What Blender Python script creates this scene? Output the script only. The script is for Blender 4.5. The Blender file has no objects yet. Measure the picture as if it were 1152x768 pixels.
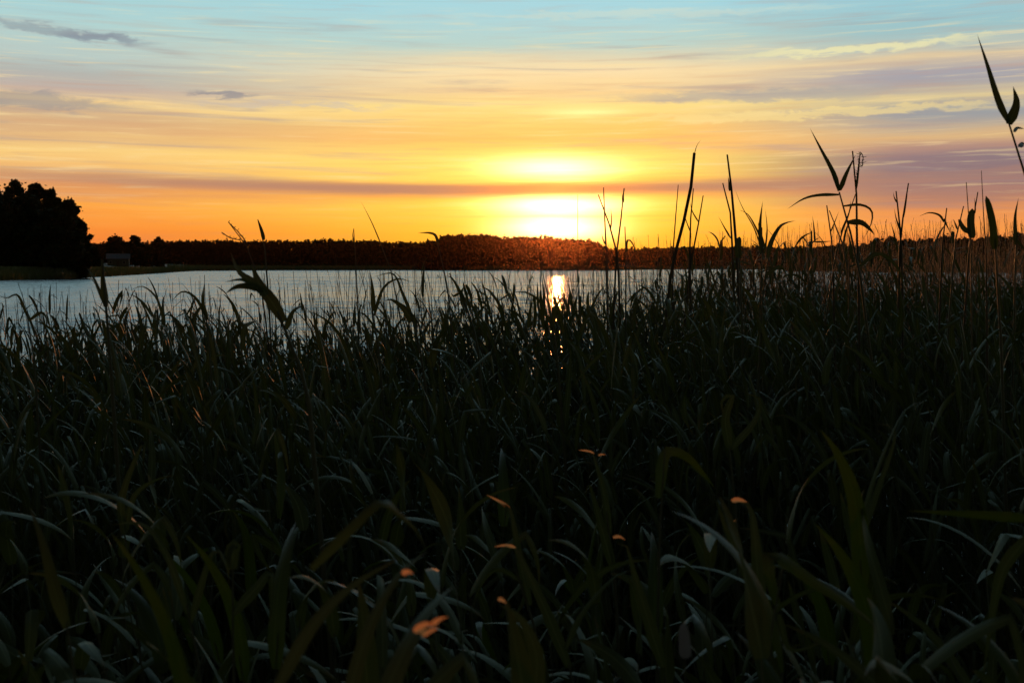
import bpy, math, random
import numpy as np
from mathutils import Vector, Matrix

R = math.radians
random.seed(7)
rng = np.random.default_rng(11)
scene = bpy.context.scene
COL = scene.collection

# ------------------------------------------------------------------ camera
CAM_H = 1.9
FPX = 1240.0                       # focal length in pixels of an 1152 px wide frame
PITCH = math.atan((384 - 300.4) / FPX)
cam_d = bpy.data.cameras.new('camera')
cam_d.sensor_width = 22.3
cam_d.lens = 22.3 * FPX / 1152.0
cam_d.clip_start = 0.05
cam_d.clip_end = 20000
cam_d.dof.use_dof = True
cam_d.dof.focus_distance = 7.0
cam_d.dof.aperture_fstop = 4.5
cam = bpy.data.objects.new('camera', cam_d)
cam.location = (0, 0, CAM_H)
cam.rotation_euler = (R(90) - PITCH, 0, 0)
COL.objects.link(cam)
scene.camera = cam


def pdir(px, py):
    x = (px - 576) / FPX
    yy = -(py - 384) / FPX
    c, s = math.cos(PITCH), math.sin(PITCH)
    return np.array([x, c + yy * s, -s + yy * c])


def P(px, py, Y):
    """world point seen at photo pixel (px, py), Y metres ahead"""
    d = pdir(px, py)
    return np.array([0, 0, CAM_H]) + d * (Y / d[1])


def azel(px, py):
    d = pdir(px, py)
    return math.degrees(math.atan2(d[0], d[1])), math.degrees(math.atan2(d[2], math.hypot(d[0], d[1])))


# ------------------------------------------------------------------ exposure, sun, sky
scene.view_settings.view_transform = 'Standard'
scene.view_settings.look = 'None'
scene.view_settings.gamma = 1
scene.view_settings.exposure = 0.0
SUN_AZ, SUN_EL = azel(627, 248)
SUN_STRENGTH = 0.6
sd = bpy.data.lights.new('sun', 'SUN')
sd.energy = SUN_STRENGTH
sd.angle = R(0.5)
sd.color = (1.0, 0.30, 0.07)
sun = bpy.data.objects.new('sun', sd)
sv = Vector((math.sin(R(SUN_AZ)) * math.cos(R(SUN_EL)), math.cos(R(SUN_AZ)) * math.cos(R(SUN_EL)), math.sin(R(SUN_EL))))
sun.rotation_euler = sv.to_track_quat('Z', 'Y').to_euler()
sun.location = (0, 0, 60)
COL.objects.link(sun)

scene.cycles.use_denoising = True
scene.cycles.max_bounces = 8
scene.cycles.transparent_max_bounces = 8
scene.cycles.volume_bounces = 0
scene.cycles.sample_clamp_indirect = 3.0
scene.cycles.caustics_reflective = False
scene.cycles.caustics_refractive = False


def lin(c):
    return tuple(((v / 255) / 12.92 if v / 255 <= 0.04045 else ((v / 255 + 0.055) / 1.055) ** 2.4) for v in c)


class NT:
    """small helper to write node maths"""
    def __init__(self, tree):
        self.t = tree
        self.n = tree.nodes
        self.l = tree.links

    def put(self, sock, v):
        if isinstance(v, bpy.types.NodeSocket):
            self.l.new(v, sock)
        elif isinstance(v, (tuple, list)) and len(v) == 3 and len(sock.default_value) == 4:
            sock.default_value = (*v, 1)
        else:
            sock.default_value = v

    def m(self, op, a, b=None, c=None, clamp=False):
        nd = self.n.new('ShaderNodeMath')
        nd.operation = op
        nd.use_clamp = clamp
        for i, v in enumerate((a, b, c)):
            if v is not None:
                self.put(nd.inputs[i], v)
        return nd.outputs[0]

    def mix(self, f, a, b, blend='MIX'):
        nd = self.n.new('ShaderNodeMix')
        nd.data_type = 'RGBA'
        nd.blend_type = blend
        nd.clamp_factor = True
        self.put(nd.inputs[0], f)
        self.put(nd.inputs[6], a)
        self.put(nd.inputs[7], b)
        return nd.outputs[2]

    def noise(self, vec, scale, detail=3, rough=0.5, dist=0.0):
        nd = self.n.new('ShaderNodeTexNoise')
        self.put(nd.inputs['Vector'], vec)
        nd.inputs['Scale'].default_value = scale
        nd.inputs['Detail'].default_value = detail
        nd.inputs['Roughness'].default_value = rough
        nd.inputs['Distortion'].default_value = dist
        return nd.outputs[0]

    def comb(self, x, y, z=0.0):
        nd = self.n.new('ShaderNodeCombineXYZ')
        for i, v in enumerate((x, y, z)):
            self.put(nd.inputs[i], v)
        return nd.outputs[0]

    def ramp(self, f, stops, interp='LINEAR'):
        nd = self.n.new('ShaderNodeValToRGB')
        nd.color_ramp.interpolation = interp
        el = nd.color_ramp.elements
        while len(el) < len(stops):
            el.new(0.5)
        for e, (p, c) in zip(el, sorted(stops)):
            e.position = p
            e.color = (*c, 1)
        self.put(nd.inputs[0], f)
        return nd.outputs[0]

    def sstep(self, v, a, b):
        nd = self.n.new('ShaderNodeMapRange')
        nd.interpolation_type = 'SMOOTHSTEP'
        self.put(nd.inputs[0], v)
        nd.inputs[1].default_value = a
        nd.inputs[2].default_value = b
        return nd.outputs[0]

    def gauss(self, x, x0, sx, y, y0, sy):
        a = self.m('DIVIDE', self.m('SUBTRACT', x, x0), sx)
        b = self.m('DIVIDE', self.m('SUBTRACT', y, y0), sy)
        r = self.m('ADD', self.m('MULTIPLY', a, a), self.m('MULTIPLY', b, b))
        return self.m('POWER', 2.71828, self.m('MULTIPLY', r, -1.0))


def build_sky():
    w = bpy.data.worlds.new('World')
    scene.world = w
    w.use_nodes = True
    t = w.node_tree
    t.nodes.clear()
    k = NT(t)
    out = t.nodes.new('ShaderNodeOutputWorld')
    bg = t.nodes.new('ShaderNodeBackground')
    t.links.new(bg.outputs[0], out.inputs[0])
    tc = t.nodes.new('ShaderNodeTexCoord')
    sp = t.nodes.new('ShaderNodeSeparateXYZ')
    t.links.new(tc.outputs['Generated'], sp.inputs[0])
    x, y, z = sp.outputs
    deg = 57.29578
    az = k.m('MULTIPLY', k.m('ARCTAN2', x, y), deg)
    el = k.m('MULTIPLY', k.m('ARCTAN2', z, k.m('SQRT', k.m('ADD', k.m('MULTIPLY', x, x), k.m('MULTIPLY', y, y)))), deg)
    # long stretched wisps: a slow wobble of the cloud decks and finer streaks
    v1 = k.comb(k.m('MULTIPLY', az, 0.035), k.m('MULTIPLY', el, 0.36), 3.1)
    v2 = k.comb(k.m('MULTIPLY', az, 0.07), k.m('MULTIPLY', k.m('ADD', el, k.m('MULTIPLY', az, 0.012)), 1.5), 9.7)
    v3 = k.comb(k.m('MULTIPLY', az, 0.18), k.m('MULTIPLY', k.m('SUBTRACT', el, k.m('MULTIPLY', az, 0.01)), 4.0), 5.2)
    n1 = k.noise(v1, 1.0, 3, 0.5, 0.3)
    n2 = k.noise(v2, 1.0, 5, 0.58, 0.5)
    n3 = k.noise(v3, 1.0, 4, 0.6, 0.4)
    e2 = k.m('ADD', el, k.m('ADD', k.m('MULTIPLY', k.m('SUBTRACT', n1, 0.5), 1.3), k.m('MULTIPLY', k.m('SUBTRACT', n2, 0.5), 0.9)))
    f = k.m('DIVIDE', k.m('ADD', e2, 1.0), 31.0, clamp=True)

    def stops(lst):
        r = []
        for py, c in lst:
            e = azel(576, py)[1]
            r.append(((e + 1) / 31.0, lin(c)))
        r.append(((20 + 1) / 31.0, lin((174, 220, 234))))
        r.append((1.0, lin((172, 216, 234))))
        return r
    left = k.ramp(f, stops([(300, (222, 98, 58)), (285, (240, 120, 58)), (258, (252, 146, 58)), (232, (254, 168, 72)), (212, (218, 152, 104)),
                            (196, (246, 192, 118)), (180, (252, 210, 130)), (163, (226, 182, 130)), (142, (216, 180, 138)), (128, (250, 214, 148)),
                            (115, (196, 178, 166)), (98, (180, 184, 178)), (78, (186, 204, 198)), (45, (178, 212, 210)), (5, (166, 212, 218))]))
    mid = k.ramp(f, stops([(300, (250, 140, 24)), (280, (255, 176, 38)), (250, (255, 196, 64)), (228, (255, 208, 84)), (213, (246, 160, 72)),
                           (200, (255, 214, 96)), (180, (255, 222, 110)), (160, (255, 196, 104)), (140, (255, 214, 122)), (122, (255, 226, 140)), (104, (250, 214, 150)),
                           (84, (252, 226, 174)), (68, (226, 216, 182)), (50, (190, 214, 204)), (5, (170, 216, 224))]))
    right = k.ramp(f, stops([(300, (226, 104, 64)), (280, (244, 130, 62)), (255, (250, 156, 74)), (240, (236, 150, 84)), (228, (178, 128, 108)),
                             (205, (140, 118, 122)), (185, (140, 121, 127)), (172, (184, 146, 128)), (160, (222, 184, 132)), (148, (190, 172, 150)), (136, (150, 156, 162)),
                             (126, (226, 204, 150)), (112, (176, 170, 166)), (98, (166, 164, 172)), (84, (226, 202, 162)), (72, (186, 196, 186)), (50, (158, 196, 200)), (5, (156, 206, 218))]))
    wl = k.sstep(az, -22, 0)
    wr = k.sstep(az, 6, 20)
    c = k.mix(wl, left, mid)
    c = k.mix(wr, c, right)
    # wisps: grey-mauve in places, cream in others, stronger in the cloud decks than near the horizon
    deck = k.m('MULTIPLY', k.sstep(el, 1.5, 5.5), k.m('SUBTRACT', 1.0, k.sstep(el, 10.5, 14)))
    gm = k.m('MULTIPLY', k.m('MULTIPLY', k.sstep(n2, 0.52, 0.72), deck), 0.55)
    c = k.mix(gm, c, lin((166, 152, 150)))
    cr = k.m('MULTIPLY', k.m('MULTIPLY', k.sstep(n3, 0.52, 0.75), deck), 0.5)
    c = k.mix(cr, c, lin((255, 226, 164)))
    dim = k.m('MULTIPLY', k.sstep(n3, 0.52, 0.27), 0.18)
    c = k.mix(dim, c, lin((206, 140, 104)))
    # single clouds seen in the picture
    warp = k.noise(k.comb(k.m('MULTIPLY', az, 0.45), k.m('MULTIPLY', el, 1.7), 2.0), 1.0, 5, 0.65, 0.4)
    wob = k.m('SUBTRACT', warp, 0.5)
    elw = k.m('ADD', el, k.m('MULTIPLY', wob, 1.3))
    azw = k.m('ADD', az, k.m('MULTIPLY', wob, 5.0))

    def cloud(c, px, py, sx, sy, col, amt, slope=0.0, hard=True):
        a0, e0 = azel(px, py)
        ee = k.m('SUBTRACT', elw, k.m('MULTIPLY', k.m('SUBTRACT', az, a0), slope))
        g = k.gauss(azw, a0, sx / FPX * deg, ee, e0, sy / FPX * deg)
        if hard:
            g = k.sstep(g, 0.25, 0.85)
        return k.mix(k.m('MULTIPLY', g, amt), c, lin(col))
    c = cloud(c, 55, 33, 80, 5.5, (142, 154, 162), 0.6, -0.09)
    c = cloud(c, 122, 43, 52, 6.5, (132, 140, 154), 0.65, -0.04)
    c = cloud(c, 20, 112, 130, 10, (140, 142, 150), 0.6, -0.02)
    c = cloud(c, 252, 106, 44, 4, (138, 138, 146), 0.7)
    c = cloud(c, 330, 118, 130, 4, (200, 190, 178), 0.5)
    c = cloud(c, 960, 55, 140, 5.5, (240, 232, 178), 0.8, 0.02)
    c = cloud(c, 850, 108, 170, 8, (172, 168, 162), 0.65, -0.01)
    c = cloud(c, 1080, 118, 130, 5, (158, 160, 162), 0.5)
    c = cloud(c, 700, 17, 240, 5, (206, 220, 206), 0.5)
    c = cloud(c, 900, 128, 260, 5, (250, 222, 146), 0.6, 0.01)
    # aureole of the low sun and the blown-out gaps between the cloud bars
    gl = k.gauss(az, azel(625, 0)[0], 13.0, el, 3.4, 3.6)
    c = k.mix(1.0, c, k.mix(gl, (0, 0, 0), (0.30, 0.10, 0.0)), 'ADD')
    gl2 = k.gauss(az, azel(625, 0)[0], 4.6, el, 3.2, 2.4)
    c = k.mix(1.0, c, k.mix(gl2, (0, 0, 0), (0.55, 0.30, 0.03)), 'ADD')
    el3 = k.m('ADD', el, k.m('MULTIPLY', k.m('SUBTRACT', n3, 0.5), 0.30))
    for px, py, sx, sy, s in ((622, 189, 62, 11.5, 2.2), (628, 231, 62, 9.5, 3.4), (626, 256, 54, 14, 3.8), (660, 127, 45, 5, 0.35)):
        a0, e0 = azel(px, py)
        g = k.gauss(az, a0, sx / FPX * deg, el3, e0, sy / FPX * deg)
        c = k.mix(1.0, c, k.mix(g, (0, 0, 0), (1.0 * s, 0.70 * s, 0.34 * s)), 'ADD')
    # long cloud bar across the sun and the thin line under it
    tilt = k.m('ADD', el3, k.m('MULTIPLY', k.m('MULTIPLY', k.m('SUBTRACT', az, 0.0), k.m('SUBTRACT', az, 0.0)), -0.0006))
    e0 = azel(576, 212.5)[1]
    bar = k.gauss(az, -2.0, 27.0, k.m('ADD', tilt, k.m('MULTIPLY', k.m('SUBTRACT', n1, 0.5), 0.5)), e0, 0.36)
    bar = k.sstep(bar, 0.10, 0.95)
    near = k.gauss(az, azel(622, 0)[0], 5.0, el, e0, 5.0)
    c = k.mix(k.m('MULTIPLY', bar, 0.86), c, k.mix(near, lin((180, 134, 112)), lin((236, 144, 84))))
    l1 = k.gauss(az, 3.0, 8.0, el3, azel(576, 243)[1], 0.07)
    c = k.mix(k.m('MULTIPLY', l1, 0.30), c, lin((252, 180, 70)))
    # the clear twilight sky everywhere else
    sky = t.nodes.new('ShaderNodeTexSky')
    sky.sky_type = 'NISHITA'
    sky.sun_disc = False
    sky.sun_elevation = R(SUN_EL)
    sky.sun_rotation = R(SUN_AZ)
    sky.air_density = 1.0
    sky.dust_density = 0.6
    sky.ozone_density = 1.6
    nish = k.mix(1.0, sky.outputs[0], (SKY_K * 1.2, SKY_K * 1.0, SKY_K * 0.72), 'MULTIPLY')
    away = k.m('MAXIMUM', k.sstep(k.m('ABSOLUTE', az), 32, 75), k.sstep(el, 26, 62))
    c = k.mix(away, c, nish)
    t.links.new(c, bg.inputs[0])
    bg.inputs[1].default_value = 1.0


SKY_K = 0.06
build_sky()


# ------------------------------------------------------------------ materials
def mat(name):
    m = bpy.data.materials.new(name)
    m.use_nodes = True
    k = NT(m.node_tree)
    b = m.node_tree.nodes['Principled BSDF']
    o = m.node_tree.nodes['Material Output']
    return m, k, b, o


def leaf_mat(name, c1, c2, trans, tcol, rough=0.42, spec=0.4, blade=False):
    m, k, b, o = mat(name)
    tc = k.n.new('ShaderNodeTexCoord')
    oi = k.n.new('ShaderNodeObjectInfo')
    geo = k.n.new('ShaderNodeNewGeometry')
    n = k.noise(geo.outputs['Position'], 5.0, 3)
    fine = k.noise(geo.outputs['Position'], 60.0, 2)
    f = k.m('ADD', k.m('MULTIPLY', geo.outputs['Random Per Island'], 0.5), k.m('MULTIPLY', n, 0.5))
    c = k.mix(k.sstep(f, 0.2, 0.8), c1, c2)
    c = k.mix(k.m('MULTIPLY', k.sstep(fine, 0.6, 0.8), 0.35), c, (0.13, 0.10, 0.045))
    if blade:
        at = k.n.new('ShaderNodeAttribute')
        at.attribute_name = 'blade'
        sp = k.n.new('ShaderNodeSeparateXYZ')
        k.l.new(at.outputs['Vector'], sp.inputs[0])
        al, ac = sp.outputs[0], sp.outputs[1]
        vein = k.m('MULTIPLY_ADD', k.m('SINE', k.m('MULTIPLY', ac, 75.0)), 0.5, 0.5)
        c = k.mix(k.m('MULTIPLY', vein, 0.35), c, tuple(v * 0.45 for v in c1))
        rib = k.sstep(k.m('ABSOLUTE', k.m('SUBTRACT', ac, 0.5)), 0.07, 0.03)
        c = k.mix(k.m('MULTIPLY', rib, 0.6), c, tuple(v * 1.8 for v in c2))
        tip = k.sstep(k.m('ADD', al, k.m('ADD', k.m('MULTIPLY', k.m('SUBTRACT', fine, 0.5), 0.5), k.m('MULTIPLY', geo.outputs['Random Per Island'], 0.22))), 0.95, 1.08)
        c = k.mix(tip, c, (0.13, 0.09, 0.045))
    k.put(b.inputs['Base Color'], c)
    b.inputs['Roughness'].default_value = rough
    b.inputs['Specular IOR Level'].default_value = spec
    tr = k.n.new('ShaderNodeBsdfTranslucent')
    k.put(tr.inputs[0], tcol)
    ms = k.n.new('ShaderNodeMixShader')
    ms.inputs[0].default_value = trans
    k.l.new(b.outputs[0], ms.inputs[1])
    k.l.new(tr.outputs[0], ms.inputs[2])
    k.l.new(ms.outputs[0], o.inputs[0])
    return m


M = {}
M['reed_leaf'] = leaf_mat('reed_leaf', (0.044, 0.060, 0.026), (0.088, 0.104, 0.050), 0.15, (0.09, 0.09, 0.012), 0.58, 0.2, True)
M['young_leaf'] = leaf_mat('young_leaf', (0.030, 0.045, 0.012), (0.045, 0.062, 0.016), 0.35, (0.05, 0.062, 0.004), blade=True)
M['reed_stem'] = leaf_mat('reed_stem', (0.050, 0.060, 0.028), (0.085, 0.075, 0.045), 0.0, (0, 0, 0), 0.55)
M['dry_stem'] = leaf_mat('dry_stem', (0.045, 0.034, 0.022), (0.09, 0.066, 0.04), 0.03, (0.2, 0.12, 0.05), 0.6, 0.3)
M['sunlit_orange'] = leaf_mat('sunlit_orange', (0.20, 0.09, 0.03), (0.30, 0.14, 0.05), 0.8, (0.85, 0.30, 0.10), 0.5, 0.3, True)  # low sun's orange light on leaf tips, put into the colour
M['pale_leaf'] = leaf_mat('pale_leaf', (0.16, 0.155, 0.18), (0.20, 0.19, 0.22), 0.1, (0.12, 0.11, 0.12), 0.6)
M['tree_leaf'] = leaf_mat('tree_leaf', (0.018, 0.027, 0.012), (0.03, 0.042, 0.016), 0.05, (0.03, 0.04, 0.01), 0.8, 0.1)
M['forest_leaf'] = leaf_mat('forest_leaf', (0.014, 0.020, 0.011), (0.022, 0.030, 0.014), 0.0, (0.02, 0.02, 0.01), 1.0, 0.0)
M['bark'] = leaf_mat('bark', (0.05, 0.04, 0.03), (0.08, 0.06, 0.045), 0.0, (0, 0, 0), 0.85, 0.2)


def simple(name, col, rough=0.7, nscale=3.0, col2=None):
    m, k, b, o = mat(name)
    geo = k.n.new('ShaderNodeNewGeometry')
    n = k.noise(geo.outputs['Position'], nscale, 5)
    k.put(b.inputs['Base Color'], k.mix(n, col, col2 or tuple(v * 0.6 for v in col)))
    b.inputs['Roughness'].default_value = rough
    return m


M['ground'] = simple('ground_soil', (0.055, 0.06, 0.03), 0.9, 0.4, (0.04, 0.035, 0.022))
M['wall_paint'] = simple('wall_paint', (0.07, 0.08, 0.06), 0.8, 2)
M['roof_metal'] = simple('roof_metal', (0.09, 0.09, 0.11), 0.9, 1.2)
M['glass'] = simple('window_glass', (0.03, 0.035, 0.04), 0.1)
M['white_trim'] = simple('white_trim', (0.3, 0.3, 0.28), 0.6)


def water_mat():
    m, k, b, o = mat('lake_water')
    geo = k.n.new('ShaderNodeNewGeometry')
    sp = k.n.new('ShaderNodeSeparateXYZ')
    k.l.new(geo.outputs['Position'], sp.inputs[0])
    x, y, z = sp.outputs
    # wind ripples, a longer wavelet and patches of calm
    r1 = k.noise(k.comb(k.m('MULTIPLY', x, 1.2), k.m('MULTIPLY', y, 3.2), 0), 1.0, 4, 0.6, 0.4)
    r2 = k.noise(k.comb(k.m('MULTIPLY', x, 0.10), k.m('MULTIPLY', y, 0.42), 4.0), 1.0, 4, 0.55, 0.2)
    r3 = k.noise(k.comb(k.m('MULTIPLY', x, 7.0), k.m('MULTIPLY', y, 13.0), 1.0), 1.0, 2, 0.5)
    far = k.sstep(y, 6, 22)
    r4 = k.noise(k.comb(k.m('MULTIPLY', x, 0.035), k.m('MULTIPLY', y, 0.075), 7.0), 1.0, 5, 0.7, 0.6)
    h = k.m('ADD', k.m('MULTIPLY', r1, 0.5), k.m('MULTIPLY', r2, 2.2))
    h = k.m('MULTIPLY', h, k.m('ADD', 0.25, k.m('MULTIPLY', k.sstep(r4, 0.35, 0.65), 1.0)))
    h = k.m('ADD', k.m('MULTIPLY', h, k.m('ADD', 0.16, k.m('MULTIPLY', far, 0.84))), k.m('MULTIPLY', r3, 0.006))
    # facet slopes of the wind ripples, steeper in gusty patches; seen so low, the facets in view lean to the viewer's side
    def slopes(sx, sy, det):
        nd = k.n.new('ShaderNodeTexNoise')
        k.put(nd.inputs['Vector'], k.comb(k.m('MULTIPLY', x, sx), k.m('MULTIPLY', y, sy), 3.0))
        nd.inputs['Detail'].default_value = det
        nd.inputs['Roughness'].default_value = 0.65
        q = k.n.new('ShaderNodeSeparateColor')
        k.l.new(nd.outputs['Color'], q.inputs[0])
        return [k.m('SUBTRACT', q.outputs[i], 0.5) for i in (0, 1)]
    fx, fy = slopes(2.5, 5.0, 3)
    gx, gy = slopes(0.16, 0.62, 4)
    gust = k.m('MULTIPLY_ADD', k.sstep(r4, 0.35, 0.65), 0.8, 0.5)
    amp = k.m('MULTIPLY', gust, k.m('MULTIPLY_ADD', far, 0.92, 0.08))
    nx = k.m('MULTIPLY', amp, k.m('ADD', k.m('MULTIPLY', fx, 0.35), k.m('MULTIPLY', gx, 0.30)))
    ny = k.m('MULTIPLY', amp, k.m('SUBTRACT', k.m('ADD', k.m('MULTIPLY', fy, 0.45), k.m('MULTIPLY', gy, 1.15)), 0.13))
    vn = k.n.new('ShaderNodeVectorMath')
    vn.operation = 'NORMALIZE'
    k.l.new(k.comb(nx, ny, 1.0), vn.inputs[0])
    bp = k.n.new('ShaderNodeBump')
    bp.inputs['Strength'].default_value = 1.0
    bp.inputs['Distance'].default_value = 1.0
    k.put(bp.inputs['Height'], k.m('MULTIPLY', r3, 0.006))
    k.l.new(vn.outputs[0], bp.inputs['Normal'])
    k.l.new(bp.outputs[0], b.inputs['Normal'])
    k.put(b.inputs['Base Color'], (0.006, 0.010, 0.012))
    k.put(b.inputs['Roughness'], k.m('MULTIPLY_ADD', far, 0.13, 0.05))
    b.inputs['IOR'].default_value = 1.33
    return m


M['water'] = water_mat()


# ------------------------------------------------------------------ object helpers
def mesh_np(name, V, F4=None, F3=None, smooth=True, blade=None):
    """V (n,3); F4 (m,4); F3 (k,3)"""
    me = bpy.data.meshes.new(name)
    V = np.asarray(V, dtype=np.float32)
    F4 = np.zeros((0, 4), np.int32) if F4 is None else np.asarray(F4, np.int32)
    F3 = np.zeros((0, 3), np.int32) if F3 is None else np.asarray(F3, np.int32)
    me.vertices.add(len(V))
    me.vertices.foreach_set('co', V.ravel())
    idx = np.concatenate([F4.ravel(), F3.ravel()])
    me.loops.add(len(idx))
    me.loops.foreach_set('vertex_index', idx)
    me.polygons.add(len(F4) + len(F3))
    st = np.concatenate([np.arange(len(F4)) * 4, len(F4) * 4 + np.arange(len(F3)) * 3]).astype(np.int32)
    me.polygons.foreach_set('loop_start', st)
    me.polygons.foreach_set('use_smooth', np.full(len(F4) + len(F3), smooth))
    if blade is not None:
        # position along and across each blade, for veins, midrib and browned tips
        if isinstance(blade, int):
            i = np.arange(len(V))
            blade = np.stack([((i // 3) % blade) / (blade - 1), (i % 3) / 2, i * 0], -1)
        at = me.attributes.new('blade', 'FLOAT_VECTOR', 'POINT')
        at.data.foreach_set('vector', np.asarray(blade, np.float32).ravel())
    me.update(calc_edges=True)
    return me


def link(name, me, m, parent=None, loc=None):
    me.materials.clear()
    me.materials.append(m)
    o = bpy.data.objects.new(name, me)
    COL.objects.link(o)
    if parent:
        o.parent = parent
    if loc is not None:
        o.location = loc
    return o


def tag(o, label=None, cat=None, group=None, kind=None):
    if label:
        o['label'] = label
    if cat:
        o['category'] = cat
    if group:
        o['group'] = group
    if kind:
        o['kind'] = kind
    return o


def empty(name, loc):
    o = bpy.data.objects.new(name, None)
    o.empty_display_size = 0.1
    o.location = [float(v) for v in loc]
    COL.objects.link(o)
    return o


class Buf:
    def __init__(self):
        self.V, self.Q, self.T, self.n, self.A = [], [], [], 0, []

    def add(self, V, Q=None, T=None, blade=None):
        V = np.asarray(V, float).reshape(-1, 3)
        if blade:
            i = np.arange(len(V))
            self.A.append(np.stack([((i // 3) % blade) / (blade - 1), (i % 3) / 2, i * 0], -1))
        if Q is not None and len(Q):
            self.Q.append(np.asarray(Q) + self.n)
        if T is not None and len(T):
            self.T.append(np.asarray(T) + self.n)
        self.V.append(V)
        self.n += len(V)

    def mesh(self, name, smooth=True):
        return mesh_np(name, np.concatenate(self.V), np.concatenate(self.Q) if self.Q else None,
                       np.concatenate(self.T) if self.T else None, smooth,
                       np.concatenate(self.A) if self.A else None)


# ------------------------------------------------------------------ terrain and water
def smooth(a, b, x):
    t = np.clip((x - a) / (b - a), 0, 1)
    return t * t * (3 - 2 * t)


SH = [(-180, -3), (-100, -3), (-75, 20), (-60, 90), (-40, 150), (-27, 172), (-24.9, 176), (-22, 200), (-20, 238), (-18.6, 300), (-17.6, 352), (-17.0, 430),
      (-16, 560), (-12, 640), (-5, 660), (0, 610), (5, 600), (6.5, 760), (9, 900), (14, 860), (16, 520), (20, 430), (26, 400), (40, 240), (60, 120), (75, 30), (100, -3), (180, -3)]
SHa = np.array([s[0] for s in SH], float)
SHr = np.array([s[1] for s in SH], float)


def shore(az):
    return np.interp(az, SHa, SHr)


def ground_z(x, y):
    az = np.degrees(np.arctan2(x, y))
    r = np.hypot(x, y)
    s = shore(az)
    s = s + 3.0 * np.sin(az * 2.1) * smooth(60, 200, s)
    d = r - s
    z = -0.45 + smooth(-3, 5, d) * 1.0 + smooth(10, 260, d) * 3.0
    far = smooth(1000, 3000, r)
    z = z + far * 16 * (0.5 + 0.5 * np.sin(az * 0.23 + 0.8))
    return z


azs = np.concatenate([np.linspace(-180, -40, 60, endpoint=False), np.linspace(-40, 40, 320, endpoint=False), np.linspace(40, 180, 61)])
rs = np.concatenate([[0.0], np.geomspace(0.5, 60, 40), np.linspace(66, 1000, 240), np.geomspace(1010, 9000, 40)])
A, RR = np.meshgrid(np.radians(azs), rs)
X, Y = RR * np.sin(A), RR * np.cos(A)
Z = ground_z(X, Y)
na, nr = len(azs), len(rs)
i, j = np.meshgrid(np.arange(nr - 1), np.arange(na - 1), indexing='ij')
q = np.stack([i * na + j, i * na + j + 1, (i + 1) * na + j + 1, (i + 1) * na + j], -1).reshape(-1, 4)
me = mesh_np('ground', np.stack([X, Y, Z], -1).reshape(-1, 3), q[:, ::-1])
tag(link('ground', me, M['ground']), kind='structure')

azw = np.radians(np.linspace(-180, 180, 181))
rw = np.concatenate([[0.0], np.geomspace(1, 4000, 60)])
A, RR = np.meshgrid(azw, rw)
na, nr = len(azw), len(rw)
i, j = np.meshgrid(np.arange(nr - 1), np.arange(na - 1), indexing='ij')
q = np.stack([i * na + j, i * na + j + 1, (i + 1) * na + j + 1, (i + 1) * na + j], -1).reshape(-1, 4)
me = mesh_np('lake', np.stack([RR * np.sin(A), RR * np.cos(A), RR * 0], -1).reshape(-1, 3), q[:, ::-1])
tag(link('lake', me, M['water']), kind='structure')


# ------------------------------------------------------------------ trees
def leaf_quads(C, size, r):
    """random tilted quads, one at each centre"""
    n = len(C)
    a = r.normal(size=(n, 3)); a /= np.linalg.norm(a, axis=1)[:, None]
    b = np.cross(a, r.normal(size=(n, 3))); b /= np.linalg.norm(b, axis=1)[:, None]
    s = (size * r.uniform(0.6, 1.4, n))[:, None]
    V = np.stack([C - a * s - b * s * .6, C + a * s - b * s * .6, C + a * s * .7 + b * s * .6, C - a * s * .7 + b * s * .6], 1)
    Q = np.arange(n * 4).reshape(n, 4)
    return V.reshape(-1, 3), Q


def tube(pts, rad, sides=5):
    pts = np.asarray(pts, float)
    n = len(pts)
    T = np.gradient(pts, axis=0)
    T /= np.linalg.norm(T, axis=1)[:, None] + 1e-9
    ref = np.array([1.0, 0.13, 0.07])
    N = np.cross(T, ref); N /= np.linalg.norm(N, axis=1)[:, None] + 1e-9
    B = np.cross(T, N)
    a = np.linspace(0, 2 * np.pi, sides, endpoint=False)
    rad = np.broadcast_to(np.asarray(rad, float), (n,))
    V = pts[:, None] + rad[:, None, None] * (np.cos(a)[None, :, None] * N[:, None] + np.sin(a)[None, :, None] * B[:, None])
    V = V.reshape(-1, 3)
    i, j = np.meshgrid(np.arange(n - 1), np.arange(sides), indexing='ij')
    jj = (j + 1) % sides
    Q = np.stack([i * sides + j, i * sides + jj, (i + 1) * sides + jj, (i + 1) * sides + j], -1).reshape(-1, 4)
    return V, Q


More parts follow.
